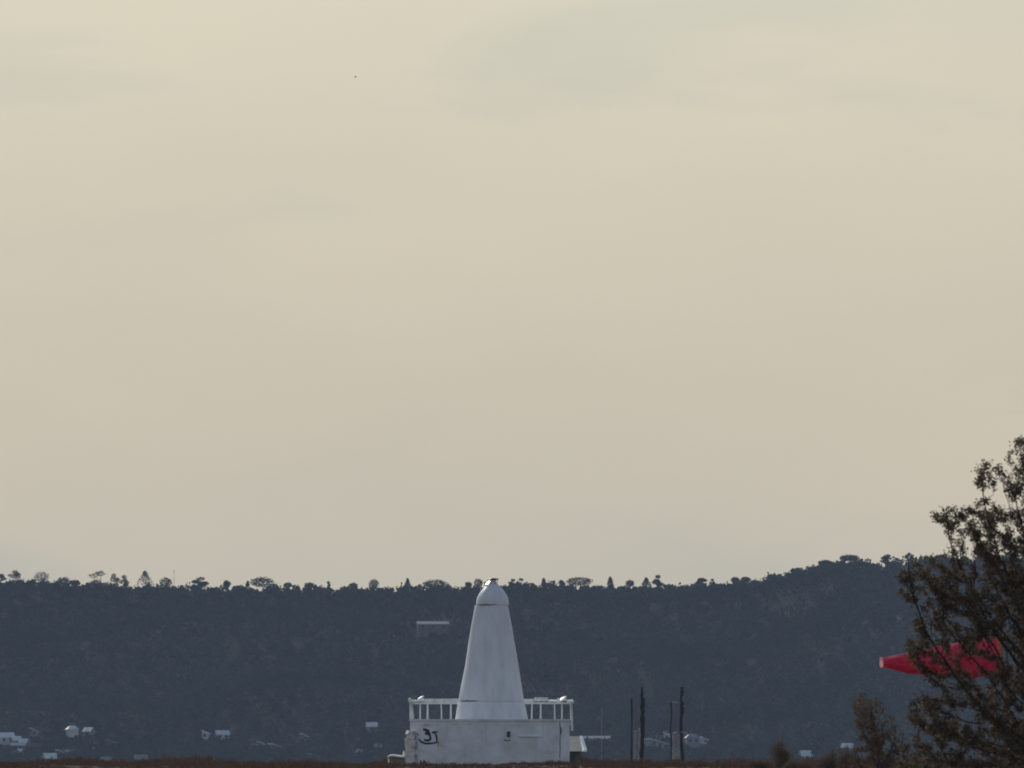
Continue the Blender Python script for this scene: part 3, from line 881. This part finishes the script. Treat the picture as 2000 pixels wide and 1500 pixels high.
# slab jetty to the left of the block
q0, q1 = at(757, 1478, cy + 1), at(797, 1478, cy + 1)
SLB = empty('landing_slab', ((q0.x + q1.x) / 2, cy, 0))
tag(SLB, 'pale flat slab on a brown bank, left of the beacon block', 'slab')
mb = MB()
n = 8
vs, fs = [], []
for i in range(n + 1):
    x_ = q0.x + (q1.x - q0.x) * i / n
    top = zz(1475.4) + (.03 * math.sin(i * .8)) - (.05 if i == 0 else 0)
    for (yy, z_) in ((cy - 1.6, top - .08), (cy + 3, top - .08), (cy + 3, top + .03), (cy - 1.6, top)):
        vs.append((x_, yy, z_))
for i in range(n):
    for k in range(4):
        a, b = i * 4 + k, i * 4 + (k + 1) % 4
        fs.append((a, b, b + 4, a + 4))
fs += [(0, 1, 2, 3), tuple(n * 4 + k for k in (3, 2, 1, 0))]
mb.add(vs, fs)
mb.build('top', 'shed_trim', SLB, origin=SLB.location)
q = at(791, 1471, cy + .6)
MB().box((q.x, q.y, q.z - .02), (.24, 1.2, .26), Matrix.Rotation(R(12), 3, 'Y')).build('end_block', 'shed_trim', SLB, origin=SLB.location)
mb = MB()
for k, (x_, w_) in enumerate([(768, .5), (782, .55), (793, .5)]):
    q = at(x_, 1485, cy + .5)
    mb.box((q.x, q.y, zz(1487.3)), (w_, 2.6, .42), Matrix.Rotation(R(rnd.uniform(-8, 8)), 3, 'Z'))
mb.build('footing', 'concrete', SLB, origin=SLB.location)

# little shed behind the right corner
SH = empty('lean_to_shed', (at(1122, 1480, 806).x, 806, 0))
tag(SH, 'small olive roofed shed with a white right edge behind the beacon block', 'shed')
def sp(px, py, Y): return at(px, py, Y)
mb = MB()
a0, a1 = sp(1098, 1466, 806), sp(1134, 1466, 806)
mb.box(((a0.x + a1.x) / 2, 807.5, (a0.z - 1.4) / 2), (a1.x - a0.x, 3.0, a0.z + 1.4))
mb.build('wall', 'shed_wall', SH, origin=SH.location)
mb = MB()
vs = [sp(1098, 1467.5, 805.4), sp(1137.5, 1467.5, 805.4), sp(1132.5, 1438, 807.5), sp(1098, 1437.5, 807.5), sp(1098, 1467.5, 809.4), sp(1137.5, 1467.5, 809.4)]
mb.add(vs, [(0, 1, 2, 3), (3, 2, 5, 4), (1, 5, 2), (0, 3, 4), (0, 4, 5, 1)])
mb.build('roof', 'shed_roof', SH, origin=SH.location)
mb = MB()
vs = [sp(1132, 1437.2, 807.3), sp(1135.5, 1443, 806.9), sp(1139, 1456, 806.2), sp(1142.3, 1464, 805.3), sp(1142, 1468.5, 805.2), sp(1136.8, 1467.6, 805.2), sp(1135, 1455, 805.9), sp(1133, 1446, 806.6)]
vs2 = [v + Vector((.12, .5, .02)) for v in vs]
k = len(vs)
mb.add(vs + vs2, [tuple(range(k)), tuple(reversed(range(k, 2 * k)))] + [(i, (i + 1) % k, (i + 1) % k + k, i + k) for i in range(k)])
mb.build('verge', 'shed_trim', SH, origin=SH.location)
q = sp(1117.5, 1482, 805.9)
MB().box((q.x, 805.96, q.z - .1), (.26, .12, .62)).build('door', 'dark_metal', SH, origin=SH.location)

# ------------------------------------------------------------------ dark timber poles
def pole(base_px, Y, segs, pale, label, name='timber_pole'):
    x0 = at(base_px, 1480, Y).x
    zg = gzf(x0, Y) - .4
    t = empty(name, (x0, Y, zg))
    tag(t, label, 'pole', 'weathered poles behind the beacon')
    for (pxa, pya, pxb, pyb, wv, m) in segs:
        a, b = at(pxa, pya, Y), at(pxb, pyb, Y)
        if pya > 1480: a.z = zg
        r_ = wv / (FPX / Y) / 2
        pts_ = [a.lerp(b, k / 9) + Vector((rnd.uniform(-.035, .035), 0, 0)) for k in range(10)]
        MB().tube(pts_, [r_ * rnd.uniform(.72, 1.2) for _ in range(10)], 8).build('shaft' if m == 'timber' else 'sleeve', m, t, origin=t.location)
    return t
Yp = 940
t = pole(1254, Yp, [(1252, 1490, 1256, 1400, 9, 'timber'), (1256, 1402, 1257, 1363, 5.6, 'timber'), (1252.5, 1410, 1253.5, 1342, 4.8, 'timber')], None, 'tall dark stepped pole, left of the two tall ones right of the beacon')
t = pole(1241, Yp + 4, [(1241, 1490, 1241, 1430, 6.0, 'pale_timber')], None, 'short pale stump at the foot of the left tall pole')
t = pole(1248.5, Yp + 5, [(1247.5, 1490, 1249, 1424, 5.5, 'pale_timber')], None, 'pale grey post leaning against the left tall pole')
t = pole(1233, Yp + 60, [(1233, 1490, 1234, 1365, 3.6, 'timber')], None, 'thin dark pole just left of the left tall pole')
t = pole(1332, Yp, [(1333, 1490, 1330, 1375, 6.0, 'timber'), (1330.5, 1380, 1332, 1342, 5.0, 'timber'), (1331.5, 1359, 1332, 1349, 8, 'timber'), (1333, 1400, 1333.6, 1372, 5, 'timber')], None, 'tall dark knobbly pole, right of the two tall ones')
q = at(1319, 1371.5, Yp)
MB().box((q.x, q.y, q.z), (.42, .12, .07), Matrix.Rotation(R(8), 3, 'Y')).build('cross_arm', 'pale_timber', t, origin=t.location)
q = at(1336, 1430, Yp)
MB().box((q.x, q.y - .12, q.z), (.40, .1, .09)).build('cross_arm', 'pale_timber', t, origin=t.location)
t = pole(1311, Yp + 60, [(1311, 1490, 1311, 1372, 3.2, 'timber')], None, 'thin dark pole just left of the right tall pole')
t = pole(1321, Yp + 5, [(1320, 1490, 1320.5, 1434, 14, 'pale_timber')], None, 'thick pale banded stump beside the right tall pole')
for k in (1447, 1460, 1473):
    q = at(1320.3, k, Yp + 5)
    MB().lathe([(.245, q.z - .07), (.25, q.z - .03), (.25, q.z + .03), (.245, q.z + .07)], (q.x, q.y), 12).build('band', 'pale_timber', t, origin=t.location)
# gulls resting on the stumps
def gull(px, py, Y, s, label, wings=False):
    q = at(px, py, Y)
    t = empty('gull', (q.x, q.y, q.z))
    tag(t, label, 'bird')
    mb = MB()
    mb.tube([q + Vector((-.22, 0, -.02)) * s, q + Vector((-.12, 0, .03)) * s, q + Vector((0, 0, .05)) * s, q + Vector((.12, 0, .06)) * s, q + Vector((.17, 0, .12)) * s, q + Vector((.22, 0, .14)) * s, q + Vector((.28, 0, .13)) * s],
            [.012 * s, .05 * s, .075 * s, .06 * s, .04 * s, .038 * s, .006 * s], 10)
    if wings:
        for sg in (-1, 1):
            vs = [q + Vector(v) * s for v in [(.10, .04 * sg, .08), (.14, .30 * sg, .20), (.02, .62 * sg, .16), (-.04, .62 * sg, .155), (-.02, .30 * sg, .18), (-.08, .04 * sg, .07)]]
            mb.add(vs + [v - Vector((0, 0, .02 * s)) for v in vs], [(0, 1, 4, 5), (1, 2, 3, 4), (6, 11, 10, 7), (7, 10, 9, 8), (0, 6, 7, 1), (1, 7, 8, 2), (2, 8, 9, 3), (3, 9, 10, 4), (4, 10, 11, 5), (5, 11, 6, 0)])
    mb.build('body', 'gull' if wings else 'house_white', t, smooth=True, origin=t.location)
    return t
gull(1241, 1429, Yp + 2, .5, 'white bird on top of the pale stump by the left tall pole')
gull(1249, 1424, Yp + 4, .45, 'small white bird on the pale leaning post by the left tall pole')
gull(1318, 1432.5, Yp + 4, .7, 'white bird on the thick pale stump by the right tall pole')
gull(694, 151, 1200, .5, 'tiny pale bird flying high in the left sky', True)

# ------------------------------------------------------------------ windsock behind the tree
Yw = 400.0
Sw = FPX / Yw
x_m = at(1962, 1285, Yw).x
zg = gzf(x_m, Yw)
WS = empty('windsock', (x_m, Yw, zg))
tag(WS, 'red windsock streaming left behind the tree at right', 'windsock')
def sock(stations, name, m, n=44, sagf=1.0, parent=WS):
    mb = MB()
    vs, fs = [], []
    for i, (px, pyc, rp) in enumerate(stations):
        q = at(px, pyc, Yw)
        for k in range(n):
            a = 6.2832 * k / n
            r_ = rp / Sw * (1 + .07 * math.sin(3 * a + px * .05) + .05 * math.sin(7 * a - px * .06) + .03 * math.sin(11 * a + px * .11))
            vs.append((q.x, q.y + r_ * math.cos(a), q.z + r_ * math.sin(a)))
    for i in range(len(stations) - 1):
        for k in range(n):
            a, b = i * n + k, i * n + (k + 1) % n
            fs.append((a, b, b + n, a + n))
    mb.add(vs, fs)
    return mb.build(name, m, parent, smooth=True, origin=WS.location)
sock([(1724, 1294, 8.5), (1730, 1294, 10), (1745, 1294, 13.5), (1762, 1294, 17), (1775, 1294, 19.5), (1800, 1293, 24), (1830, 1291, 29), (1860, 1288, 33), (1890, 1286, 35.5), (1915, 1285, 37), (1947, 1284, 36)], 'fabric', 'sock_red')
sock([(1718.5, 1294, 9.5), (1721, 1294, 10.2), (1724.5, 1294, 9.6)], 'tail_band', 'sock_pink')
sock([(1946, 1284, 36.5), (1951, 1284, 38), (1957, 1284, 37)], 'mouth_band', 'sock_orange')
q = at(1957, 1284, Yw)
rg = 37.5 / Sw
MB().tube([(q.x, q.y + rg * math.cos(6.2832 * k / 24), q.z + rg * math.sin(6.2832 * k / 24)) for k in range(25)], .02, 6, cap=False).build('hoop', 'sky_metal', WS, origin=WS.location)
MB().tube([(x_m + .1, Yw + .7, zg - .2), (x_m + .1, Yw + .7, q.z + .75)], [.07, .05], 10).build('mast', 'sky_metal', WS, origin=WS.location)
for sg in (-1, 1):
    MB().tube([(x_m + .1, Yw + .7, q.z + .1 * sg), (q.x, q.y + rg * .7, q.z + rg * .7 * sg)], .015, 6).build('swivel_arm', 'sky_metal', WS, origin=WS.location)

# ------------------------------------------------------------------ tree at the right: grown towards points inside its crown
def inside(poly, x, y):
    poly = np.asarray(poly, float)
    r = np.zeros(len(x), bool)
    j = len(poly) - 1
    for i in range(len(poly)):
        xi, yi = poly[i]; xj, yj = poly[j]
        c = ((yi > y) != (yj > y)) & (x < (xj - xi) * (y - yi) / (yj - yi + 1e-12) + xi)
        r ^= c
        j = i
    return r
def edge_dist(poly, x, y):
    poly = np.asarray(poly, float)
    d = np.full(len(x), 1e9)
    for i in range(len(poly)):
        a = poly[i]; b = poly[(i + 1) % len(poly)]
        ab = b - a
        t = np.clip(((x - a[0]) * ab[0] + (y - a[1]) * ab[1]) / (ab @ ab), 0, 1)
        d = np.minimum(d, np.hypot(x - a[0] - ab[0] * t, y - a[1] - ab[1] * t))
    return d

def grow_tree(name, Y, poly, base_px, fork_py, n_att, step, dens, leaf, lw, per, label, leafmat, seed, trunk_r, tipr=.0045, lean=0.0):
    g_ = np.random.default_rng(seed)
    px = g_.uniform(min(p[0] for p in poly), max(p[0] for p in poly), n_att * 6)
    py = g_.uniform(min(p[1] for p in poly), max(p[1] for p in poly), n_att * 6)
    ok = inside(poly, px, py)
    px, py = px[ok], py[ok]
    ok = g_.uniform(0, 1, len(px)) < dens(px, py)
    px, py = px[ok][:n_att], py[ok][:n_att]
    Sx = FPX / Y
    ed = edge_dist(poly, px, py) / Sx
    dep = np.clip(np.sqrt(ed * 1.6), .12, 2.2)
    A = np.empty((len(px), 3))
    A[:, 0] = (px - 1000) / Sx
    A[:, 1] = Y + g_.uniform(-1, 1, len(px)) * dep
    A[:, 2] = CAMZ + (1480 - py) / Sx
    bxx = (base_px - 1000) / Sx
    zg = gzf(bxx, Y)
    zf = CAMZ + (1480 - fork_py) / Sx
    nodes = []; par = []
    k = max(2, int((zf - zg + .3) / step))
    for i in range(k + 1):
        f = i / k
        nodes.append((bxx + lean * f + .04 * math.sin(f * 5), Y + .03 * math.sin(f * 7), zg - .3 + (zf - zg + .3) * f)); par.append(i - 1)
    nodes = [np.array(n_) for n_ in nodes]
    near = np.full(len(A), 1e9); nid = np.zeros(len(A), int)
    def upd(i0):
        for i in range(i0, len(nodes)):
            d = np.linalg.norm(A - nodes[i], axis=1)
            m_ = d < near
            near[m_] = d[m_]; nid[m_] = i
    upd(0)
    alive = np.ones(len(A), bool)
    kill = step * 1.6
    for it in range(260):
        alive &= near > kill
        if alive.sum() == 0: break
        act = np.unique(nid[alive])
        start = len(nodes)
        for i in act:
            m_ = alive & (nid == i)
            dv = A[m_] - nodes[i]
            dv /= np.linalg.norm(dv, axis=1)[:, None]
            v = dv.mean(0) + g_.normal(size=3) * .12
            if par[i] >= 0:
                pd = nodes[i] - nodes[par[i]]
                v = v + .35 * pd / (np.linalg.norm(pd) + 1e-9)
            v /= np.linalg.norm(v) + 1e-9
            nodes.append(nodes[i] + v * step); par.append(i)
        if len(nodes) > 12500: break
        upd(start)
    n = len(nodes)
    nd = np.array(nodes); pr = np.array(par)
    rad = np.zeros(n); kids = np.zeros(n, int)
    acc = np.zeros(n)
    for i in range(n - 1, -1, -1):
        rad[i] = max(tipr, acc[i] ** (1 / 2.35)) if kids[i] else tipr
        if pr[i] >= 0:
            acc[pr[i]] += rad[i] ** 2.35; kids[pr[i]] += 1
    rad = np.minimum(rad, trunk_r)
    t = empty(name, (bxx, Y, zg))
    tag(t, label, 'tree' if 'tree' in name else 'bush')
    def limbs(sel, nm, sides):
        b = MB()
        for i in sel:
            j = pr[i]
            if j < 0: continue
            b.tube([nd[j], nd[i]], [rad[j] if rad[j] < rad[i] * 1.8 else rad[i] * 1.3, rad[i]], sides, cap=False)
        return b.build(nm, 'tree_bark', t, smooth=True, origin=t.location)
    big = [i for i in range(n) if rad[i] > trunk_r * .3]
    small = [i for i in range(n) if rad[i] <= trunk_r * .3]
    if 'tree' in name:
        limbs(big, 'trunk', 8)
        limbs(small, 'branches', 4)
    else:
        limbs(range(n), 'stems', 5)
    # leaves on the outer twigs
    tw = np.where(rad < tipr * 3.2)[0]
    bare = np.sin(nd[tw, 0] * 5.1 + nd[tw, 2] * 2.3) + np.sin(nd[tw, 2] * 6.3 - nd[tw, 1] * 3.7) + np.sin(nd[tw, 0] * 2.2 - nd[tw, 1] * 4.4)
    tw = tw[g_.uniform(0, 1, len(tw)) < np.clip(.74 + .36 * bare, .06, 1)]
    P_ = np.repeat(nd[tw], per, axis=0)
    P_ = P_ + g_.normal(size=P_.shape) * step * .42
    quad_mesh('crown', leaves(P_, leaf, lw, .25), leafmat, t, origin=t.location)
    print(name, 'nodes', n, 'leaves', len(P_))
    return t
poly = [(1972, 848), (1992, 862), (2060, 830), (2180, 810), (2330, 850), (2450, 960), (2500, 1120), (2480, 1300), (2420, 1460), (2300, 1540), (1900, 1560), (1770, 1540), (1745, 1490), (1775, 1440), (1765, 1370),
        (1830, 1345), (1795, 1318), (1768, 1290), (1772, 1262), (1785, 1225), (1762, 1165), (1748, 1120), (1765, 1098), (1840, 1080), (1850, 1055), (1842, 1028), (1816, 1010), (1818, 985), (1862, 982),
        (1905, 980), (1935, 968), (1925, 955), (1892, 948), (1902, 915), (1930, 902), (1958, 905), (1972, 880)]
def dens_main(px, py):
    d = np.full(len(px), .85)
    d = np.where(py < 1000, .6, d)
    d = np.where((px < 1860) & (py > 1335), .75, d)
    d = np.where((px < 1960) & (px > 1866) & (py > 1245) & (py < 1330), .20, d)
    d = np.where((px < 1866) & (py > 1235) & (py < 1335), .9, d)
    d = np.where((py > 1390) & (px < 1950), .7, d)
    d = np.where(px > 2060, .45, d)
    return d
grow_tree('leafy_tree', 250.0, poly, 2130, 1480, 5200, .085, dens_main, .060, .027, 35,
          'dark leafy tree cut by the right edge of the picture', 'tree_leaf', 3, .15, lean=-.2)

poly2 = [(1668, 1360), (1684, 1350), (1700, 1362), (1722, 1360), (1738, 1385), (1756, 1412), (1772, 1440), (1812, 1470), (1830, 1520), (1830, 1620), (1640, 1620), (1618, 1540), (1640, 1490), (1668, 1462), (1684, 1440), (1668, 1404), (1664, 1376)]
grow_tree('tall_shrub', 300.0, poly2, 1730, 1620, 1300, .09, lambda a, b: np.where(b < 1440, .9, .6), .06, .026, 26,
          'tall brown shrub standing left of the big tree, under the windsock tip', 'bush_leaf', 5, .06)

# low bushes
def bush(px, py, wpx, Y, label, seed, m='bush_leaf', lf=.065):
    g_ = np.random.default_rng(seed)
    p_ = at(px, py, Y)
    zg = gzf(p_.x, Y)
    H = p_.z - zg
    W = wpx / (FPX / Y)
    t = empty('low_bush', (p_.x, Y, zg))
    tag(t, label, 'bush', 'low bushes on the brown rise')
    st = MB()
    tips = []
    for k in range(30):
        a = g_.uniform(0, 6.28)
        rr = g_.uniform(.1, 1.15) ** .6
        tip = Vector((p_.x + math.cos(a) * W * .48 * rr, Y + math.sin(a) * W * .48 * rr, zg + H * (1.0 - .55 * rr ** 2) * g_.uniform(.5, 1.05)))
        b0 = Vector((p_.x + math.cos(a) * .06, Y + math.sin(a) * .06, zg - .1))
        mid = b0.lerp(tip, .55) + Vector((0, 0, H * .1))
        st.tube([b0, mid, tip], [.016, .010, .005], 5)
        tips += [mid.lerp(tip, f) for f in (.0, .2, .4, .6, .8, 1.0)]
    st.build('stems', 'tree_bark', t, origin=t.location)
    P_ = np.repeat(np.array([tuple(v) for v in tips]), 24, axis=0)
    P_ = P_ + g_.normal(size=P_.shape) * np.array([.15, .15, .11]) * max(.5, W / 1.6)
    quad_mesh('crown', leaves(P_, lf, lf * .45, .1), m, t, origin=t.location)
bush(1522, 1441, 46, 690, 'round dark bush on the brown rise, leftmost of the bushes', 1)
bush(1622, 1458, 44, 640, 'dark bush right of the pale house, second from the left', 2)
bush(1650, 1449, 34, 560, 'small brown bush touching the tall shrub', 3)
bush(1560, 1482, 60, 660, 'flat low bush between the two dark bushes', 4)
bush(1480, 1484, 46, 700, 'flat low bush at the left end of the bushes', 6)
bush(1900, 1462, 90, 330, 'wide bush under the big tree by the right edge', 8)
bush(1830, 1474, 70, 340, 'low bush under the big tree, right of the tall shrub', 9)
bush(1975, 1450, 70, 345, 'bush at the bottom right corner under the big tree', 10)

# ------------------------------------------------------------------ dry scrub on the rise: one mass
def tufts(n, xr_, yr_, h0, h1, per, cond=None):
    x = rng.uniform(*xr_, n); y = rng.uniform(*yr_, n)
    if cond is not None:
        k = cond(x, y)
        x, y = x[k], y[k]
    n = len(x)
    z = gz(x, y)
    pat = np.sin(x * .9 + y * .05) + np.sin(x * 2.3 - y * .09 + 1) * .7 + np.sin(x * .31 + y * .021 + 2)
    h = rng.uniform(h0, h1, n) * np.clip(.62 + .30 * pat, .18, 1.35)
    X = np.repeat(x, per); Y_ = np.repeat(y, per); Z = np.repeat(z, per); Hh = np.repeat(h, per) * rng.uniform(.55, 1.1, n * per)
    m = len(X)
    a = rng.uniform(0, 6.283, m)
    sp_ = rng.uniform(.02, .16, m)
    bx_ = X + np.cos(a) * sp_; by_ = Y_ + np.sin(a) * sp_
    lean_ = rng.normal(size=(m, 2)) * .28 * Hh[:, None]
    wv = rng.uniform(.012, .035, m)
    V = np.empty((m, 4, 3))
    ca = rng.uniform(0, 3.14, m)
    dx, dy = np.cos(ca) * wv, np.sin(ca) * wv * .6
    V[:, 0] = np.stack([bx_ - dx, by_ - dy, Z - .03], 1)
    V[:, 1] = np.stack([bx_ + dx, by_ + dy, Z - .03], 1)
    V[:, 2] = np.stack([bx_ + dx * .4 + lean_[:, 0], by_ + lean_[:, 1], Z + Hh], 1)
    V[:, 3] = np.stack([bx_ - dx * .4 + lean_[:, 0], by_ + lean_[:, 1], Z + Hh * .97], 1)
    return V.reshape(-1, 3)
def off_block(x, y):
    return ~((np.abs(x - bx) < 4.6) & (np.abs(y - cy) < 4.6))
parts = [tufts(6500, (-42, 42), (845, 925), .14, .52, 12),
         tufts(9000, (-42, 42), (640, 845), .12, .34, 12, lambda x, y: off_block(x, y) & ((np.abs(x - bx) > 5.2) | (y < 790))),
         tufts(1300, (-7, 6), (740, 793), .10, .22, 10)]
tag(quad_mesh('dry_scrub', np.concatenate(parts), 'dry_grass'), 'reddish brown dry scrub along the ground', 'scrub', kind='stuff')

# ------------------------------------------------------------------ the air
hm = bpy.data.materials.new('haze_air')
hm.use_nodes = True
t = hm.node_tree
t.nodes.clear()
o_ = N(t, 'ShaderNodeOutputMaterial')
v_ = N(t, 'ShaderNodeVolumePrincipled')
v_.inputs['Color'].default_value = (0.58, 0.74, 1.0, 1)
v_.inputs['Density'].default_value = 3.0e-5
v_.inputs['Anisotropy'].default_value = 0.0
t.links.new(v_.outputs['Volume'], o_.inputs['Volume'])
M['haze_air'] = hm
zb0, zb1 = -8.0, 100.0
ho = MB().box((0, 4100, (zb0 + zb1) / 2), (5200, 9400, zb1 - zb0)).build('haze', 'haze_air')
tag(ho, kind='stuff')
